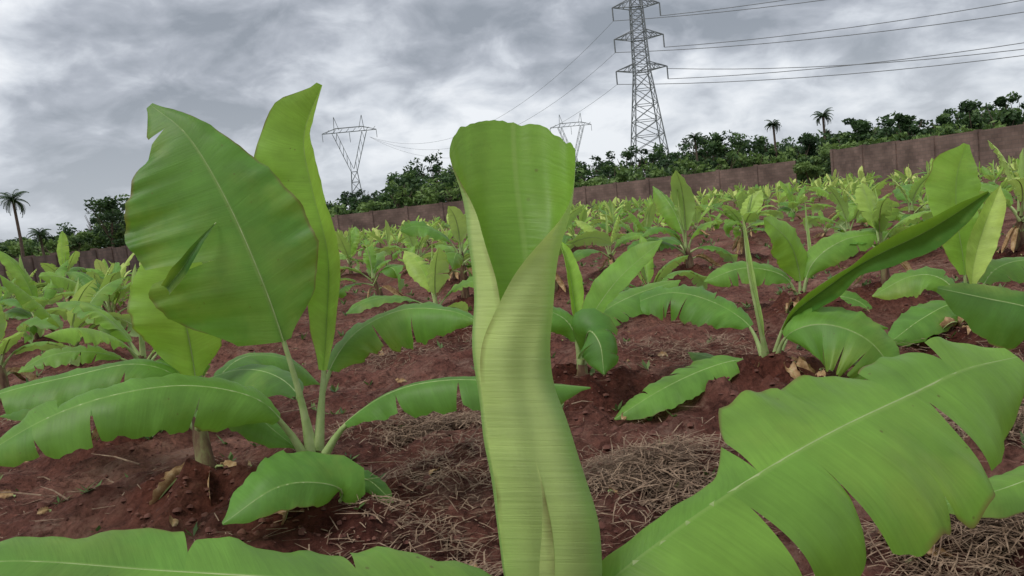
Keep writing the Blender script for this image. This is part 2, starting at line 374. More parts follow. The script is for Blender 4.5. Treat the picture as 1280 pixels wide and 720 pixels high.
leaf(A,pp([(384,570,2.85),(372,590,2.8),(362,630,2.75),(350,670,2.7)]),0.04,0.05,V((-0.4,-1,0.3)),0.2,0.6,-0.5,1,1,mat=3,rib=.004,wave=.2,nu=20,nv=5)
# plant B (behind-left, brown stem)
Bp=hero(262,650,(248,520,3.25),0.045,0.03)
leaf(Bp,pp([(247,525,3.25),(243,465,3.25),(232,405,3.2),(218,350,3.18),(212,285,3.2)]),
     [0.05,0.15,0.19,0.2,0.17,0.1,0.02],[0.03,0.12,0.15,0.15,0.13,0.09,0.02],V((0.1,-1,0.1)),0.22,0.15,0.15,-0.4,-0.3,wave=0.03,tint=0.74,rib=0.010,nu=36,nv=8)
leaf(Bp,pp([(246,530,3.25),(225,475,3.2),(170,455,3.15),(90,470,3.1),(0,492,3.05),(-60,520,3.0)]),0.14,0.13,V((0,-0.4,1)),0.18,0.0,0.1,-0.8,-0.9,tR=rtears(2),tL=rtears(3),wave=0.06,tint=0.50,rib=0.010,nu=44,nv=8)
leaf(Bp,pp([(250,525,3.3),(275,470,3.4),(310,445,3.6),(360,450,3.7),(400,480,3.8)]),0.13,0.13,V((0,-0.4,1)),0.22,0.0,0.1,-0.8,-0.9,tint=0.46,rib=0.011)
leaf(Bp,pp([(246,530,3.2),(260,500,3.0),(300,505,2.9),(345,540,2.9),(370,560,2.9)]),0.11,0.10,V((0,-0.4,1)),0.2,0.0,0.1,-0.8,-0.9,tR=rtears(2),tint=0.40,rib=0.01)
leaf(Bp,pp([(244,530,3.3),(200,500,3.5),(130,490,3.7),(60,500,3.9),(0,520,4.0)]),0.13,0.12,V((0,-0.4,1)),0.2,0.0,0.1,-0.8,-0.9,tint=0.40,rib=0.01)

# plant C: right mid
Cc=hero(965,495,(962,452,4.15),0.06,0.04)
leaf(Cc,pp([(962,455,4.15),(950,400,4.1),(937,340,4.1),(928,270,4.1)]),0.03,0.03,V((0.3,-1,0.1)),0.2,0.9,0.9,1.8,1.8,tint=0.85,rib=0.014,nu=30)
leaf(Cc,pp([(965,455,4.15),(985,400,4.1),(1030,362,4.0),(1085,325,3.85),(1160,288,3.7),(1236,240,3.55)]),
     [0.04,0.08,0.09,0.05,0.10,0.12,0.10,0.02],[0.04,0.08,0.11,0.07,0.14,0.15,0.11,0.02],V((0.1,-0.95,0.25)),0.14,0.6,0.5,0.8,0.9,wave=0.05,tint=0.10,rib=0.008,nu=44,nv=9)
leaf(Cc,pp([(960,458,4.15),(925,450,4.0),(880,462,3.9),(825,488,3.8),(768,524,3.75)]),0.12,0.14,V((0,-0.5,0.9)),0.2,0.1,0.1,-0.7,-0.8,tR=rtears(3),tL=rtears(2),wave=0.07,tint=0.58,rib=0.009,nu=40,nv=7)
leaf(Cc,pp([(957,452,4.2),(935,405,4.3),(885,375,4.4),(835,366,4.5),(785,382,4.6)]),0.18,0.17,V((0,-0.6,1)),0.22,0.1,0.1,-0.8,-0.8,tR=rtears(4),tL=rtears(3),wave=0.08,tint=0.5,rib=0.009,nu=40,nv=7)
leaf(Cc,pp([(968,455,4.1),(985,418,4.0),(1030,405,3.9),(1085,425,3.8),(1128,478,3.75)]),0.15,0.24,V((-0.1,-0.9,0.7)),0.2,0.0,0.0,-0.5,-0.5,tR=[(0.3,0.5,0.01),(0.5,0.6,0.02),(0.68,0.7,0.02)],wave=0.06,tint=0.50,rib=0.009,nu=44,nv=8)
leaf(Cc,pp([(968,455,4.2),(1000,400,4.4),(1060,392,4.6),(1110,410,4.7)]),0.13,0.13,V((0,-0.5,1)),0.2,0.0,0.0,-0.8,-0.8,tR=rtears(3),tint=0.5,rib=0.011)
leaf(Cc,pp([(960,460,4.2),(940,470,4.4),(900,450,4.6),(860,440,4.8)]),0.10,0.10,V((0,-0.5,1)),0.2,0.0,0.0,-0.8,-0.8,tint=0.4,rib=0.011)
# plant D
D=hero(727,512,(728,455,4.2),0.045,0.03)
leaf(D,pp([(728,460,4.2),(733,410,4.2),(770,352,4.15),(828,300,4.1)]),0.11,0.10,V((-0.5,-0.8,0.5)),0.2,0.2,0.2,-0.3,0.5,tint=0.62,rib=0.009,nu=30)
leaf(D,pp([(728,460,4.2),(735,415,4.0),(750,430,3.9),(755,468,3.85)]),0.16,0.15,V((0.0,-0.9,0.5)),0.2,-0.1,-0.1,-0.9,-0.9,tR=rtears(3),tL=rtears(2),tint=0.3,rib=0.008,nu=30)
leaf(D,pp([(727,460,4.2),(712,405,4.2),(665,385,4.2),(610,400,4.2)]),0.12,0.12,V((0,-0.6,1)),0.2,0.0,0.0,-0.8,-0.6,tint=0.5,rib=0.01,nu=30)
leaf(D,pp([(728,460,4.2),(745,400,4.4),(790,370,4.6),(850,350,4.8)]),0.14,0.14,V((0,-0.6,1)),0.2,0.1,0.1,-0.8,-0.6,tR=rtears(3),tint=0.55,rib=0.01,nu=30)
leaf(D,pp([(727,460,4.2),(720,400,4.3),(712,340,4.4),(700,300,4.5)]),0.07,0.07,V((0.3,-1,0.3)),0.2,0.5,0.5,0.8,0.6,tint=0.8,rib=0.01,nu=30)
# plant E: right edge
E=hero(1222,440,(1215,375,5.0),0.06,0.04)
leaf(E,pp([(1212,385,5.0),(1205,330,5.0),(1196,270,5.0),(1196,220,5.0),(1208,180,5.0)]),[0.04,0.1,0.14,0.17,0.18,0.15,0.02],[0.04,0.1,0.12,0.13,0.13,0.1,0.02],V((0.1,-1,0.1)),0.2,0.1,0.2,-0.3,0.4,tint=0.7,rib=0.010,nu=36)
leaf(E,pp([(1216,385,4.9),(1216,340,4.9),(1228,290,4.9),(1250,232,4.9)]),0.09,0.10,V((-0.2,-1,0.1)),0.18,0.3,0.3,0.5,0.5,tint=0.92,rib=0.010,nu=36)
leaf(E,pp([(1212,390,5.0),(1180,350,5.1),(1140,345,5.2),(1090,370,5.3)]),0.15,0.15,V((0,-0.6,1)),0.2,0.0,0.0,-0.8,-0.6,tR=rtears(4),tint=0.55,rib=0.01,nu=30)
leaf(E,pp([(1218,390,5.0),(1240,340,5.1),(1290,325,5.2),(1350,345,5.3)]),0.15,0.15,V((0,-0.6,1)),0.2,0.0,0.0,-0.8,-0.6,tR=rtears(4),tint=0.55,rib=0.01,nu=30)
leaf(E,pp([(1214,390,5.0),(1190,380,4.8),(1150,400,4.6),(1110,430,4.5)]),0.13,0.13,V((0,-0.6,1)),0.2,0.0,0.0,-0.8,-0.6,tint=0.5,rib=0.01,nu=30)
# plant F: just outside right
Fp=hero(1400,520,(1390,450,3.3),0.06,0.04)
leaf(Fp,pp([(1388,455,3.3),(1350,410,3.3),(1290,385,3.3),(1230,372,3.35),(1172,360,3.4)]),[0.05,0.16,0.20,0.20,0.17,0.11,0.02],[0.03,0.06,0.07,0.08,0.08,0.06,0.01],V((0.1,-0.75,0.5)),0.15,-0.2,0.2,-0.7,-0.5,tL=[(0.4,0.6,0.02)],tint=0.18,rib=0.010,nu=36,nv=8)
leaf(Fp,pp([(1390,455,3.3),(1370,380,3.3),(1340,300,3.3),(1340,240,3.3)]),0.12,0.12,V((0,-1,0.2)),0.2,0.1,0.1,-0.4,-0.4,tint=0.5,rib=0.013,nu=30)
leaf(Fp,pp([(1392,460,3.3),(1420,400,3.4),(1480,380,3.5),(1540,420,3.5)]),0.15,0.15,V((0,-0.4,1)),0.2,0.1,0.1,-0.8,-0.8,tint=0.4,rib=0.013,nu=30)
# plant G near right, outside frame
Gp=hero(1500,720,(1470,600,2.0),0.05,0.035)
leaf(Gp,pp([(1470,605,2.0),(1420,570,1.95),(1340,580,1.9),(1250,612,1.85),(1160,636,1.8)]),0.08,0.07,V((0,-0.35,1)),0.15,0.0,0.0,-0.5,-0.6,tint=0.62,rib=0.008,nu=36,nv=8)
leaf(Gp,pp([(1472,605,2.0),(1500,500,2.1),(1560,470,2.2),(1620,520,2.2)]),0.12,0.12,V((0,-0.4,1)),0.2,0.1,0.1,-0.8,-0.8,tint=0.4,rib=0.013,nu=30)
# plant H
H=hero(1003,402,(1002,372,6.3),0.05,0.035)
leaf(H,pp([(1002,378,6.3),(998,335,6.3),(985,300,6.2),(955,272,6.1)]),0.17,0.17,V((0.1,-0.9,0.6)),0.2,0.0,0.0,-0.5,-0.5,tint=0.72,rib=0.011,nu=30)
leaf(H,pp([(1002,378,6.3),(1015,330,6.3),(1055,300,6.3),(1110,290,6.3)]),0.15,0.15,V((0,-0.8,1)),0.2,0.0,0.0,-0.6,-0.6,tR=rtears(3),tint=0.6,rib=0.011,nu=30)
leaf(H,pp([(1002,378,6.3),(980,345,6.3),(930,335,6.3),(880,352,6.3)]),0.15,0.15,V((0,-0.8,1)),0.2,0.0,0.0,-0.6,-0.6,tL=rtears(3),tint=0.55,rib=0.011,nu=30)
leaf(H,pp([(1003,378,6.4),(1012,330,6.5),(1008,280,6.6),(1006,250,6.6)]),0.04,0.04,V((0,-1,0)),0.2,0.8,0.8,1.5,1.5,tint=0.8,rib=0.012,nu=30)
leaf(H,pp([(1003,378,6.3),(1030,370,6.1),(1070,375,6.0),(1100,400,5.9)]),0.12,0.12,V((0,-0.8,1)),0.2,0.0,0.0,-0.6,-0.6,tint=0.5,rib=0.011,nu=30)

# ---------------- foreground plant with half-furled leaf
random.seed(9)
Z=MB(); b0=P(700,840,1.17); plants_xy.append((b0.x,b0.y,0.08))
Z.tube([V((b0.x,b0.y,-0.05)),V((b0.x,b0.y,0.2)),b0],[0.055,0.048,0.036],2,0.5,14)
heroes.append(Z)
rows_=[(196,562,719,180,-2,44),(215,568,719,186,-4,36),(240,577,718,196,-9,24),(262,583,714,208,-22,13),(300,588,704,222,-58,4),(340,591,695,236,-88,0),(380,592,690,248,-113,0),(430,591,688,258,-140,0),(480,595,691,264,-150,0),(530,602,709,268,-156,0),(590,613,731,272,-160,0),(650,621,748,274,-162,0),(720,629,753,274,-164,0),(780,650,748,274,-166,0),(850,684,720,274,-168,0)]
def rint(y):
    for a,b in zip(rows_,rows_[1:]):
        if a[0]<=y<=b[0]:
            f=(y-a[0])/(b[0]-a[0]); return [a[i]*(1-f)+b[i]*f for i in range(6)]
    return list(rows_[-1])
rr=[];uu=[];tt=[]; NY=120; NT=72
raw=[rint(196+(850-196)*(i/NY)) for i in range(NY+1)]
sm=[]
for i in range(NY+1):
    k=min(3,i,NY-i); ws=raw[i-k:i+k+1]; sm.append([sum(w[j] for w in ws)/len(ws) for j in range(6)])
for i,(y,xl,xr,tl,tr,lift) in enumerate(sm):
    cx=(xl+xr)/2; hw=(xr-xl)/2; row=[];uv=[];tn=[]
    t=i/NY
    d0=1.17-0.05*math.sin(t*3.0)
    for j in range(NT+1):
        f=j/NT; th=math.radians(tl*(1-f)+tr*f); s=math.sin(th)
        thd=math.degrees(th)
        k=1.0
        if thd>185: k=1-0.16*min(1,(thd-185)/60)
        x=cx+hw*math.cos(th)*k; rd=hw/F*d0*0.95*k
        lip=0.012*max(0,(f-0.86)/0.14)**2 if thd<-40 else 0
        yy=y-lift*max(0,s)**0.8*(1-0.25*math.cos(th))+ (8.0*noise.noise(V((f*7,0,3)))+4*noise.noise(V((f*23,0,3))))*max(0,1-i/8)
        # a shallow diagonal crease runs down the closed part of the roll
        cr=math.exp(-((thd+78+60*(t-0.5))/16)**2)*min(1,max(0,(t-0.3)*5))
        dd=0.006*noise.noise(V((f*5,t*7,1)))+0.0012*math.sin(f*40)+0.010*cr
        x+=4.0*noise.noise(V((f*3,t*9,7)))
        row.append(P(x,yy,d0+rd*s+dd-lip))
        vv=(f-0.5)*2
        uv.append(((1-t)*0.8+0.03*abs(vv),vv if abs(vv)>1e-3 else 0))
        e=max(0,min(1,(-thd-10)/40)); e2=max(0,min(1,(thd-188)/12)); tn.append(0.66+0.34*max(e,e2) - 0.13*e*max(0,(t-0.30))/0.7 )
    rr.append(row);uu.append(uv);tt.append(tn)
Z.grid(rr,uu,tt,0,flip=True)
Z.tube([rr[i][NT//2]+V((0,0.004,0)) for i in range(0,NY+1,4)],[0.0015+0.006*i/NY for i in range(0,NY+1,4)],1,0.5,6)
# right torn leaf
leaf(Z,pp([(704,835,1.17),(745,745,1.14),(840,665,1.17),(940,598,1.24),(1040,540,1.34),(1140,492,1.46),(1205,462,1.54),(1272,446,1.62)]),
     [0.03,0.03,0.035,0.16,0.15,0.115,0.11,0.09,0.03],[0.05,0.15,0.20,0.21,0.22,0.25,0.19,0.14,0.06],[V((0,-0.45,1)),V((0.0,-0.5,1)),V((-0.1,-0.7,1))],0.10,0.12,-0.05,-0.3,-0.9,
     tL=[(0.31,0.9,0.008,0.1),(0.5,0.25,0.005,0.0),(0.66,0.35,0.012,-.2),(0.82,0.6,0.02,0.2)],tR=[(0.25,0.8,0.02,-0.4),(0.40,0.5,0.02,0.1),(0.56,0.2,0.01,0.0),(0.70,0.85,0.04,-0.3)],wave=0.05,tint=0.62,rib=0.008,nu=100,nv=16,seg=0.5)
# left foreground leaf
leaf(Z,pp([(698,835,1.17),(650,755,1.1),(520,733,1.04),(360,722,0.98),(190,712,0.94),(20,701,0.9),(-140,715,0.88)]),
     0.10,0.10,V((0,-0.1,1)),0.1,-0.1,0.25,-0.5,-0.5,tL=rtears(2),tR=[(0.36,0.7,0.012),(0.62,0.6,0.012)],wave=0.04,tint=0.56,rib=0.009,nu=60,nv=10)
leaf(Z,pp([(704,835,1.2),(730,790,1.3),(770,780,1.45),(800,800,1.6)]),0.07,0.07,V((0,-0.4,1)),0.2,0,0,-0.8,-0.8,tint=0.4,rib=0.01)

# generic near/mid plants at observed bases
random.seed(31)
for a in [(192,555,0.9),(105,465,1.15),(45,440,1.05),(150,430,1.0),(10,510,0.85),(480,385,0.95),(560,425,0.9),(585,395,1.0),(520,345,1.0),(640,360,0.9),(700,375,0.9),(865,350,1.1),(1150,330,1.0),(820,405,0.7),(1275,330,1.0),(770,345,0.9),(930,330,0.9),(1060,330,0.9),(330,400,1.0),(250,420,1.0),(90,385,1.1),(440,350,1.0),(1110,385,0.75),(30,390,1.0)]:
    gen_at(a[0],a[1],a[2]*0.98)
hx=list(plants_xy)
def inside(x,y):
    if y>40: left=-25-(y-40)*0.15
    else: left=-25
    if x<left+1.5: return False
    if y<45: rt=30
    elif y<62: rt=29-(y-45)*0.17
    else: rt=26
    if x>rt-1.5: return False
    top=80-0.17*(x+35)*1.0 if x<8 else 78-(x-8)*0.6
    return y<top-4
far=MB()
lows=[generic(300+i,1.0,True,5+i%3) for i in range(12)]
random.seed(77)
y=8.2; row=0
while y<84:
    x=-34+(row%2)*0.95
    while x<34:
        X=x+R(-.45,.45); Y=y+R(-.45,.45)
        if abs(X)<Y*0.78+4 and inside(X,Y) and R(0,1)<0.92 and all((X-h[0])**2+(Y-h[1])**2>1.3 for h in hx):
            if Y<20:
                pending.append((X,Y,R(0.45,1.0),None,None))
                if Y<16: plants_xy.append((X,Y,0.14))
            else:
                lm=random.choice(lows); s=R(0.45,1.0); an=R(0,6.28); ca,sa=math.cos(an)*s,math.sin(an)*s; zz=slope(X,Y); b=len(far.v); dt=R(-.15,.2)
                far.v.extend([(v[0]*ca-v[1]*sa+X,v[0]*sa+v[1]*ca+Y,v[2]*s+zz) for v in lm.v]); far.uv.extend(lm.uv); far.t.extend([min(1,max(0,t+dt)) for t in lm.t])
                far.f.extend([tuple(i+b for i in f) for f in lm.f]); far.m.extend(lm.m)
        x+=1.85
    y+=1.95; row+=1
far.obj("distant_banana_plants",PM)
for (X,Y,s,v,rz) in pending:
    o=bpy.data.objects.new("banana_plant",variants[v if v is not None else random.randrange(NVAR)]); scene.collection.objects.link(o)
    o.location=(X,Y,gh(X,Y)-0.03); o.scale=(s,s,s*R(0.85,1.15)); o.rotation_euler=(R(-.08,.08),R(-.08,.08),R(0,6.28))
for mb in heroes: mb.obj("banana_plant",PM)

# ground mesh
NG=520
def mp(t,a,b): return a*math.sinh(b*t)/math.sinh(b)
xs=[mp(-1+2*i/NG,900,7.9) for i in range(NG+1)]
ys=[3.0+mp(-0.72+1.72*i/NG,1500,7.9) for i in range(NG+1)]
gv=[];gf=[];gm=[]
allp=plants_xy
for yy in ys:
    plants_xy=[p for p in allp if abs(p[1]-yy)<1.1]
    for xx in xs: gv.append((xx,yy,gh(xx,yy))); gm.append(min(1,moundf(xx,yy)/0.12) if plants_xy else 0.0)
plants_xy=allp
for j in range(NG):
    for i in range(NG):
        a=j*(NG+1)+i; gf.append((a,a+1,a+NG+2,a+NG+1))
me=bpy.data.meshes.new("ground"); me.from_pydata(gv,[],gf); me.materials.append(M_SOIL); me.polygons.foreach_set('use_smooth',[True]*len(gf))
at_=me.attributes.new('mound','FLOAT','POINT'); at_.data.foreach_set('value',gm)
go=bpy.data.objects.new("ground",me); scene.collection.objects.link(go)

# soil clods
random.seed(3)
ico=[V(v).normalized() for v in [(0,1,1.618),(0,-1,1.618),(0,1,-1.618),(0,-1,-1.618),(1,1.618,0),(-1,1.618,0),(1,-1.618,0),(-1,-1.618,0),(1.618,0,1),(-1.618,0,1),(1.618,0,-1),(-1.618,0,-1)]]
icf=[(0,1,8),(0,9,1),(0,8,4),(0,5,9),(0,4,5),(1,6,8),(1,9,7),(1,7,6),(2,11,3),(2,3,10),(2,10,4),(2,4,5),(2,5,11),(3,6,10),(3,7,6),(3,11,7),(8,6,10),(8,10,4),(9,5,11),(9,11,7)]
cv=MB()
def clod(X,Y,s):
    z=gh(X,Y); b=len(cv.v); sc=V((R(.7,1.3),R(.7,1.3),R(.5,.9)))*s
    for v in ico: cv.v.append(V((X,Y,z+s*0.05))+V((v.x*sc.x,v.y*sc.y,v.z*sc.z))*R(0.7,1.25))
    cv.uv.extend([(0,0)]*12); cv.t.extend([0.5]*12); cv.f.extend([tuple(b+k for k in f) for f in icf]); cv.m.extend([0]*20)
for i in range(12000):
    Y=1.6+12*R(0,1)**1.4; X=R(-0.75,0.75)*(Y+1.0)
    clod(X,Y,R(0.003,0.010) if R(0,1)<0.93 else R(0.010,0.032))
for (mx,my,a) in plants_xy:
    if my<9 and my>1.6:
        for i in range(200):
            r=0.5*math.sqrt(R(0,1)); an=R(0,6.28); clod(mx+r*math.cos(an),my+r*math.sin(an),0.004+0.014*R(0,1)**2.5)
cv.obj("soil_clods",[M_CLOD],True)
def straw(px,py,rad,n,h=0.10):
    g=G(px,py); mb=MB(); nsd=V((R(0,50),R(0,50),0))
    for i in range(n):
        r=rad*math.sqrt(R(0,1))*R(.3,1.25); a=R(0,6.28); x=g.x+r*math.cos(a)*1.3; y=g.y+r*math.sin(a)
        if noise.noise(V((x*5,y*5,0))+nsd)<-0.14: continue
        z=gh(x,y)+max(0,h*(1-(r/rad)**2))*R(0,1)+0.004
        an=R(0,6.28); L=R(0.03,0.15); d=V((math.cos(an),math.sin(an),R(-.25,.3)))*L; w=V((-math.sin(an),math.cos(an),R(-.3,.6)))*R(0.0008,0.0028)
        p=V((x,y,z)); m=V((R(-.2,.2),R(-.2,.2),R(0,.3)))*L*0.4
        mb.quad(p-w,p+w,p+d*0.5+m+w,p+d*0.5+m-w,0); mb.quad(p+d*0.5+m-w,p+d*0.5+m+w,p+d+w*0.5,p+d-w*0.5,0)
    mb.obj("dry_grass_pile",[M_STRAW],False)
for a in [(800,610,0.28,3400,0.12),(535,535,0.42,3200,0.08),(1235,690,0.28,2300,0.08),(1255,545,0.35,2200,0.10),(600,600,0.5,1700,0.02),(860,440,0.5,1000,0.05),(470,450,0.5,1000,0.05),(1050,560,0.4,900,0.03),(560,690,0.4,900,0.01),(620,430,0.6,900,0.05),(1080,450,0.5,800,0.05),(60,530,.6,500,.03),(1170,480,.4,700,.04),(1130,370,.8,700,.06),(870,650,.3,800,.02),(740,400,.8,700,.05)]: straw(*a)
mb=MB()
for i in range(12000):
    Y=1.6+12*R(0,1)**1.3; X=R(-0.75,0.75)*(Y+1)
    if noise.noise(V((X*1.3,Y*1.3,4)))<0.0: continue
    z=gh(X,Y)+0.008; an=R(0,6.28); L=R(0.02,0.12); d=V((math.cos(an),math.sin(an),R(-.05,.15)))*L; w=V((-math.sin(an),math.cos(an),0))*R(0.0007,0.0024); p=V((X,Y,z))
    mb.quad(p-w,p+w,p+d+w,p+d-w,0)
for i in range(120):
    Y=2.0+7*R(0,1); X=R(-0.75,0.75)*(Y+1); z=gh(X,Y)+0.02; an=R(0,6.28); d=V((math.cos(an),math.sin(an),R(0,.15)))*R(.1,.35)
    mb.tube([V((X,Y,z)),V((X,Y,z+.01))+d*.5,V((X,Y,z))+d],[.004,.003,.0015],0,k=5)
mb.obj("loose_straw",[M_STRAW],False)
def dead(x,y,s):
    mb=MB(); a=R(0,6.28); d=V((math.cos(a),math.sin(a),0)); z=gh(x,y)+0.015; b=V((x,y,z))
    leaf(mb,[b-d*s,b-d*s*0.3+V((0,0,s*.25)),b+d*s*0.4+V((0,0,s*.2)),b+d*s],s*0.6,s*0.5,V((R(-.3,.3),-0.4,1)),0.1,0.5,0.3,-1.6,0.9,wave=0.25,mat=3,rib=0.003,nu=18,nv=5)
    return mb
for (px,py,s) in [(1130,690,0.10),(1150,630,0.06),(1040,700,0.07),(1165,700,0.07),(770,650,0.03),(590,695,0.03),(1125,680,0.06),(545,610,0.04),(1220,560,0.08),(1100,440,.08),(630,560,.05)]:
    g=G(px,py); dead(g.x,g.y,s).obj("dead_leaf",PM)
lit=MB()
for i in range(260):
    Y=1.9+9*R(0,1); X=R(-0.72,0.72)*(Y+1); q=dead(X,Y,R(.012,.045)); b=len(lit.v)
    lit.v.extend(q.v); lit.uv.extend(q.uv); lit.t.extend(q.t); lit.m.extend(q.m); lit.f.extend([tuple(k+b for k in f) for f in q.f])
lit.obj("leaf_litter",PM)
mb=MB()
for i in range(800):
    Y=2.5+22*R(0,1); X=R(-0.75,0.75)*(Y+1); z=gh(X,Y)
    for k in range(random.randint(3,7)):
        a=R(0,6.28); d=V((math.cos(a),math.sin(a),R(.3,1.6))).normalized()*R(0.02,0.07)*(1+Y/14); w=V((-math.sin(a),math.cos(a),0))*R(.004,.010)*(1+Y/10); p=V((X,Y,z))
        mb.quad(p,p+d*0.5+w,p+d,p+d*0.5-w,0,R(0.5,1))
mb.obj("weed_seedlings",[M_FOL],False)

# ---------------- perimeter wall
wp=[(-23,26,-0.8,1.15),(-25,40,-0.85,1.25),(-30,68,-0.85,1.3),(-34,86,-0.6,1.6),(-16.5,80,0,2.15),(8,78,0,2.25),(24.5,67,0,2.3)]
wp2=[(25.6,62,0,2.75),(27,55,0,2.6),(29.5,45,0,2.6),(31,30,0,2.6)]
def wall(w):
    mb=MB()
    Lt=0
    for a,b in zip(w,w[1:]):
        A_=V((a[0],a[1],0)); B_=V((b[0],b[1],0)); d=(B_-A_); L=d.length; d/=L; nn=V((-d.y,d.x,0))*0.11
        k=max(1,int(L/3.2))
        for i in range(k):
            f0=i/k; f1=(i+1)/k; p=A_+d*L*f0; q=A_+d*L*f1
            z0=a[2]*(1-f0)+b[2]*f0; z1=a[3]*(1-f0)+b[3]*f0+R(-.04,.04)
            pz=V((0,0,z0-0.3)); tz=V((0,0,z1)); l0=Lt+L*f0; l1=Lt+L*f1
            for s in (-1,1):
                o=nn*s; mb.quad(p+o+pz,q+o+pz,q+o+tz,p+o+tz,0,uv=[(l0,0),(l1,0),(l1,z1-z0+.3),(l0,z1-z0+.3)])
            mb.quad(p-nn+tz,q-nn+tz,q+nn+tz,p+nn+tz,0,uv=[(l0,0),(l1,0),(l1,.2),(l0,.2)])
            e=nn*1.75; c=d*0.14; pt=tz+V((0,0,0.07))
            cs=[p-e-c,p-e+c,p+e+c,p+e-c]
            for m in range(4):
                u,v=cs[m],cs[(m+1)%4]; mb.quad(u+pz,v+pz,v+pt,u+pt,0,uv=[(0,0),(.3,0),(.3,2),(0,2)])
            mb.quad(*[q_+pt for q_ in cs],0)
        Lt+=L
    mb.obj("perimeter_wall",[M_WALL],False)
wall(wp); wall(wp2)

# ---------------- trees
def crown(mb,c,rx,rz,n,qs,tb):
    nb=max(5,int(rx*4)); bl=[]
    for i in range(nb):
        a=R(0,6.28); r=R(0,0.8)*rx; bl.append((c+V((r*math.cos(a),r*math.sin(a),R(-.7,.75)*rz)),R(0.22,0.48)*rx,R(-.2,.2)))
    for i in range(n):
        o,rad,dt=random.choice(bl)
        v=V((random.gauss(0,1),random.gauss(0,1),random.gauss(0,1))).normalized()*rad*R(.5,1.15); v.z*=0.8
        p=o+v; s=qs*R(.5,1.4)
        a=V((random.gauss(0,1),random.gauss(0,1),random.gauss(0,.7))).normalized(); b=a.cross(V((R(-1,1),R(-1,1),R(-1,1)))).normalized()
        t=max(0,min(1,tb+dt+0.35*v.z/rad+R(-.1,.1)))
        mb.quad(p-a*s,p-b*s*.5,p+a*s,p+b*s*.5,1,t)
def tree(mb,x,y,z,h,rx,n,qs,tb):
    ct=V((x+R(-.3,.3),y,z+h*0.62))
    mb.tube([V((x,y,z-.3)),V((x+R(-.1,.1),y,z+h*0.3)),ct],[h*.03,h*.022,h*.01],0,k=6)
    for i in range(5):
        a=R(0,6.28); e=ct+V((math.cos(a)*rx*.7,math.sin(a)*rx*.7,R(0,.25)*h)); s=V((x,y,z+h*R(.3,.5)))
        mb.tube([s,s.lerp(e,.5)+V((0,0,.1)),e],[h*.012,h*.008,h*.003],0,k=4)
    crown(mb,ct,rx,h*0.40,n,qs,tb)
TM=[M_TRUNK,M_FOL]
random.seed(55)
tops=[(-250,295),(0,300),(40,300),(60,295),(95,285),(120,258),(150,258),(200,262),(300,262),(400,245),(440,243),(478,232),(492,206),(560,202),(620,208),(720,202),(780,192),(850,184),(870,174),(905,168),(1000,172),(1050,155),(1100,150),(1180,142),(1215,130),(1250,126),(1300,124),(1500,110),(1700,100)]
def topy(px):
    for a,b in zip(tops,tops[1:]):
        if a[0]<=px<=b[0]: f=(px-a[0])/(b[0]-a[0]); return a[1]*(1-f)+b[1]*f
    return tops[-1][1]
TL=MB()
px=-240
while px<1680:
    for lay in range(4):
        q=px+R(-9,9); d=[R(88,92),R(93,99),R(102,112),R(116,135)][lay]
        if q>1030: d*=0.80
        t_=B(q,topy(q),d); base=-0.5
        f=[R(.5,.75),R(.6,.88),R(.72,1.02),R(.8,1.12)][lay]; hh=((t_.z-base)*f)/0.93
        hh=max(3.8,hh); rx=R(1.2,2.3)*(0.7+0.06*hh)
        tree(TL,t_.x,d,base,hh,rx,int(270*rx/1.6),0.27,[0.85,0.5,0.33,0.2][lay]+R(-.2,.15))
    px+=11
TL.obj("distant_treeline",TM,False)
# a shrub spilling over the wall where its two lengths meet
SH=MB(); crown(SH,V((24.2,64.5,1.3)),1.5,1.1,900,0.16,0.75); crown(SH,V((26.2,66.5,2.2)),1.6,1.0,700,0.18,0.6); SH.tube([V((24.8,65,-.2)),V((24.6,64.8,.8)),V((24.3,64.6,1.6))],[.08,.06,.02],0); SH.obj("shrub",TM,False)
def indiv(px,topyy,d,rx,tb,name="broadleaf_tree",n=1500):
    t_=B(px,topyy,d); h=(t_.z+0.8)/0.95; mb=MB(); tree(mb,0,0,0,h,rx,n,0.22,tb); o=mb.obj(name,TM,False); o.location=(t_.x,d,-0.8)
indiv(132,250,88,2.8,0.3); indiv(1215,128,76,1.7,0.3); indiv(1132,142,78,1.5,0.2); indiv(910,168,92,2.0,0.35); indiv(520,204,104,2.6,0.3); indiv(1075,152,78,1.7,.3); indiv(1250,122,76,1.6,.25); indiv(1180,140,76,1.8,.3); indiv(1000,166,92,1.8,.35)
def palm(px,topyy,d,fr=2.2):
    t_=B(px,topyy,d); h=t_.z+0.8-fr*0.45; mb=MB()
    mb.tube([V((0,0,0)),V((.1,0,h*.5)),V((0,0,h))],[.2,.14,.12],0,k=7)
    for i in range(26):
        a=R(0,6.28); e=math.radians(R(-35,75)); p=V((0,0,h)); d_=V((math.cos(a),math.sin(a),0)); pts=[p]
        fl=fr*R(.75,1.1)
        for s in range(7):
            p=p+(d_*math.cos(e)+V((0,0,1))*math.sin(e))*fl/7; pts.append(p); e-=math.radians(14)
        mb.tube(pts,[.025]*8,1,0.4,k=3)
        sd=V((-d_.y,d_.x,0))
        for s in range(1,8):
            for k in range(3):
                q=pts[s-1].lerp(pts[s],k/3); L=fl*0.22*math.sin(min(1,(s+k/3)/7)*2.6+.35)
                for sg in (-1,1):
                    tip=q+sd*sg*L+V((0,0,-L*.55))+d_*L*.3; mb.quad(q-d_*.03,q+d_*.03,tip+d_*.015,tip-d_*.015,1,R(.2,.5))
    o=mb.obj("palm_tree",TM,False); o.location=(t_.x,d,-0.8)
palm(14,238,75,1.9); palm(48,284,85,1.6); palm(966,149,95,1.3); palm(1028,137,90,1.5); palm(868,166,100,1.3)

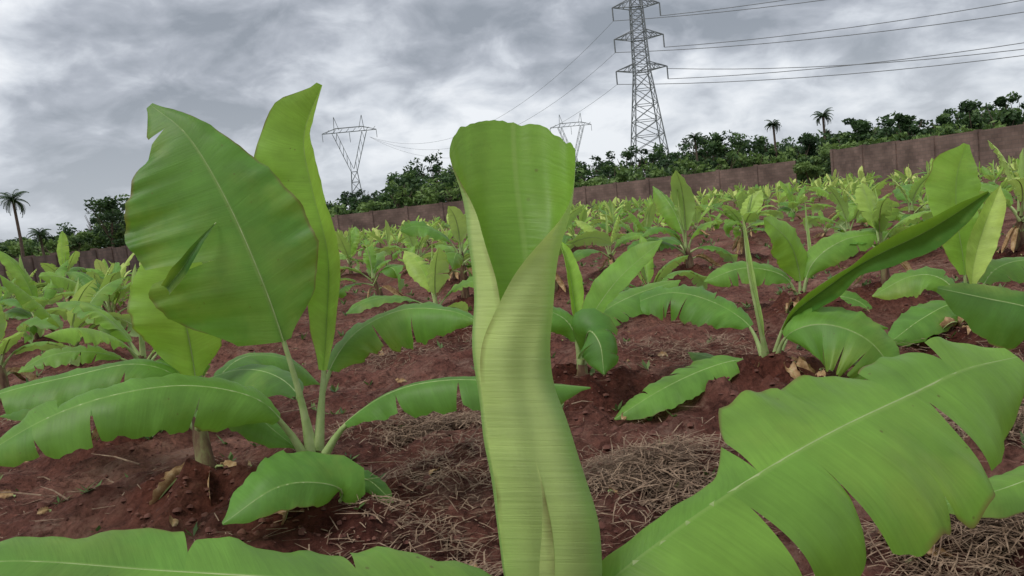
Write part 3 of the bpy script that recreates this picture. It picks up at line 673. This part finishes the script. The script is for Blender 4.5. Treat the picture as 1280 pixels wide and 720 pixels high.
# ---------------- pylons
def beam(mb,a,b,r): mb.tube([V(a),V(b)],r,0,k=4)
def lattice(mb,z0,h0,z1,h1,n,r):
    for i in range(n):
        f0=i/n; f1=(i+1)/n
        za,zb=z0+(z1-z0)*f0,z0+(z1-z0)*f1; ha,hb=h0+(h1-h0)*f0,h0+(h1-h0)*f1
        ca=[(-ha,-ha,za),(ha,-ha,za),(ha,ha,za),(-ha,ha,za)]; cb=[(-hb,-hb,zb),(hb,-hb,zb),(hb,hb,zb),(-hb,hb,zb)]
        for k in range(4):
            beam(mb,ca[k],cb[k],r*1.5); beam(mb,ca[k],cb[(k+1)%4],r*.8); beam(mb,ca[(k+1)%4],cb[k],r*.8); beam(mb,cb[k],cb[(k+1)%4],r*.8)
D1=160; X1=(827-640)/F*D1
mb=MB(); lattice(mb,-2,4.2,9,3.1,2,.09); lattice(mb,9,3.1,24,1.5,5,.08); lattice(mb,24,1.5,37,1.1,8,.07); lattice(mb,37,1.1,44,0.15,4,.07)
arms=[(24.5,5.0),(30.6,4.8),(36.6,4.6)]
for z,l_ in arms:
    for s in (-1,1):
        for yy in (-1.1,1.1):
            beam(mb,(s*1.2,yy,z),(s*l_,0,z+.5),.09); beam(mb,(s*1.1,yy,z+1.7),(s*l_,0,z+.5),.09)
            beam(mb,(s*2.4,yy*.65,z+.15),(s*2.4,yy*.65,z+1.3),.06); beam(mb,(s*1.2,yy,z+1.7),(s*2.4,yy*.65,z+.15),.06); beam(mb,(s*3.6,yy*.4,z+.3),(s*2.4,yy*.65,z+1.3),.06)
        beam(mb,(s*l_,0,z+.5),(s*l_,0,z-2.0),.13)
    for yy in (-1.2,1.2): beam(mb,(-1.3,yy,z),(1.3,yy,z),.1)
o=mb.obj("electricity_pylon",[M_STEEL],False); o.location=(X1,D1,0)
def ypylon(px,toppy,d,rz=0.15,r=.08):
    t_=B(px,toppy,d); h=t_.z; mb=MB(); k=h/34*1.0
    lattice(mb,-2,2.6*k,17*k,.9*k,6,r)
    for s in (-1,1):
        for yy in (-.6*k,.6*k):
            beam(mb,(s*.9*k,yy,17*k),(s*5.2*k,yy,29*k),r*1.2); beam(mb,(s*.1*k,yy,18*k),(s*3.8*k,yy,29*k),r)
            for i in range(5):
                f=i/5; g=(i+1)/5
                beam(mb,(s*(.9+4.3*f)*k,yy,(17+12*f)*k),(s*(.1+3.7*g)*k,yy,(18+11*g)*k),r*.7)
        beam(mb,(s*4.6*k,0,29*k),(s*4.2*k,0,34*k),r*1.2); beam(mb,(s*3.0*k,0,30*k),(s*4.2*k,0,34*k),r)
        beam(mb,(s*8.2*k,0,29.3*k),(s*8.2*k,0,26.8*k),r)
    beam(mb,(0,0,29*k),(0,0,26*k),r)
    for yy in (-.6*k,.6*k):
        beam(mb,(-8.2*k,yy*.3,29.2*k),(8.2*k,yy*.3,29.2*k),r*1.2); beam(mb,(-8.2*k,0,29.3*k),(-4*k,yy,30.5*k),r); beam(mb,(8.2*k,0,29.3*k),(4*k,yy,30.5*k),r); beam(mb,(-4*k,yy,30.5*k),(4*k,yy,30.5*k),r)
        for i in range(16):
            x0=-8+i; beam(mb,(x0*k,yy*.4,29.2*k),((x0+1)*k,yy*.4,(30.2 if i%2 else 29.3)*k),r*.6)
    o=mb.obj("electricity_pylon",[M_STEEL],False); o.location=(t_.x,d,0); o.rotation_euler=(0,0,rz); return t_
yt=ypylon(434,145,250); ypylon(712,142,330,rz=.2); ypylon(326,203,420)
def wire(mb,a,b,sag,r=.06,n=28):
    a=V(a);b=V(b); mb.tube([a.lerp(b,i/n)-V((0,0,4*sag*(i/n)*(1-i/n))) for i in range(n+1)],r,0,k=4)
mb=MB()
T2=(195,62,0)
for (z,l_) in arms:
    for s in (-1,1):
        wire(mb,(X1+s*l_,D1,z-2.0),(T2[0]+s*2,T2[1]-s*3,z+4+(4 if s>0 else -2)),9 if z<26 else (8.5 if z<32 else 8))
    wire(mb,(X1-l_,D1,z-2.0),(yt.x+6,250,27),10,.03)
wire(mb,(X1+5,D1,24.5),(T2[0]-6,T2[1]+6,30),10.5)
wire(mb,(X1,D1,44),(T2[0],T2[1],47),8)
mb.obj("power_lines",[M_WIRE],False)

# ---------------- sky / light
SEL,SAZ=math.radians(57),math.radians(-128)
w=bpy.data.worlds.new("World"); scene.world=w; w.use_nodes=True
nt=w.node_tree; n=nt.nodes; l=nt.links; n.clear()
out=N(n,'ShaderNodeOutputWorld'); tc=N(n,'ShaderNodeTexCoord')
sk=N(n,'ShaderNodeTexSky',sky_type='NISHITA',sun_disc=False,sun_elevation=SEL,sun_rotation=SAZ)
sp=N(n,'ShaderNodeSeparateXYZ'); l.new(tc.outputs['Generated'],sp.inputs[0])
zz=math_(n,l,'ADD',math_(n,l,'MAXIMUM',sp.outputs[2],0.0),0.42)
cx=math_(n,l,'DIVIDE',sp.outputs[0],zz); cy=math_(n,l,'DIVIDE',sp.outputs[1],zz)
cb=N(n,'ShaderNodeCombineXYZ',inp={2:1.4}); l.new(cx,cb.inputs[0]); l.new(cy,cb.inputs[1])
n1=N(n,'ShaderNodeTexNoise',inp={'Scale':2.4,'Detail':8.0,'Roughness':0.5,'Distortion':0.2}); l.new(cb.outputs[0],n1.inputs['Vector'])
n2=N(n,'ShaderNodeTexNoise',inp={'Scale':7.5,'Detail':7.0,'Roughness':0.55,'Distortion':0.4}); l.new(cb.outputs[0],n2.inputs['Vector'])
s_=math_(n,l,'ADD',math_(n,l,'MULTIPLY',n1.outputs[0],0.66),math_(n,l,'MULTIPLY',n2.outputs[0],0.34))
rp=ramp(n,[(0.39,(0.28,0.31,0.355)),(0.46,(0.41,0.44,0.495)),(0.52,(0.60,0.635,0.69)),(0.60,(0.84,0.865,0.90))]); l.new(s_,rp.inputs[0])
hzf=N(n,'ShaderNodeMapRange',inp={1:0.0,2:0.18,3:0.5,4:0.0}); l.new(sp.outputs[2],hzf.inputs[0])
cc=mix(n,l,rp.outputs[0],(0.64,0.68,0.73),hzf.outputs[0])
b1=N(n,'ShaderNodeBackground',inp={1:0.08}); l.new(sk.outputs[0],b1.inputs[0])
b2=N(n,'ShaderNodeBackground',inp={1:1.12}); l.new(cc,b2.inputs[0])
ad=N(n,'ShaderNodeMixShader',inp={0:0.94}); l.new(b1.outputs[0],ad.inputs[1]); l.new(b2.outputs[0],ad.inputs[2]); l.new(ad.outputs[0],out.inputs[0])
sl=bpy.data.lights.new("sun",'SUN'); sl.energy=1.5; sl.angle=math.radians(20); sl.color=(1,0.97,0.92)
so=bpy.data.objects.new("sun",sl); scene.collection.objects.link(so)
dirv=V((math.sin(SAZ)*math.cos(SEL),math.cos(SAZ)*math.cos(SEL),math.sin(SEL)))
so.rotation_euler=dirv.to_track_quat('Z','Y').to_euler()
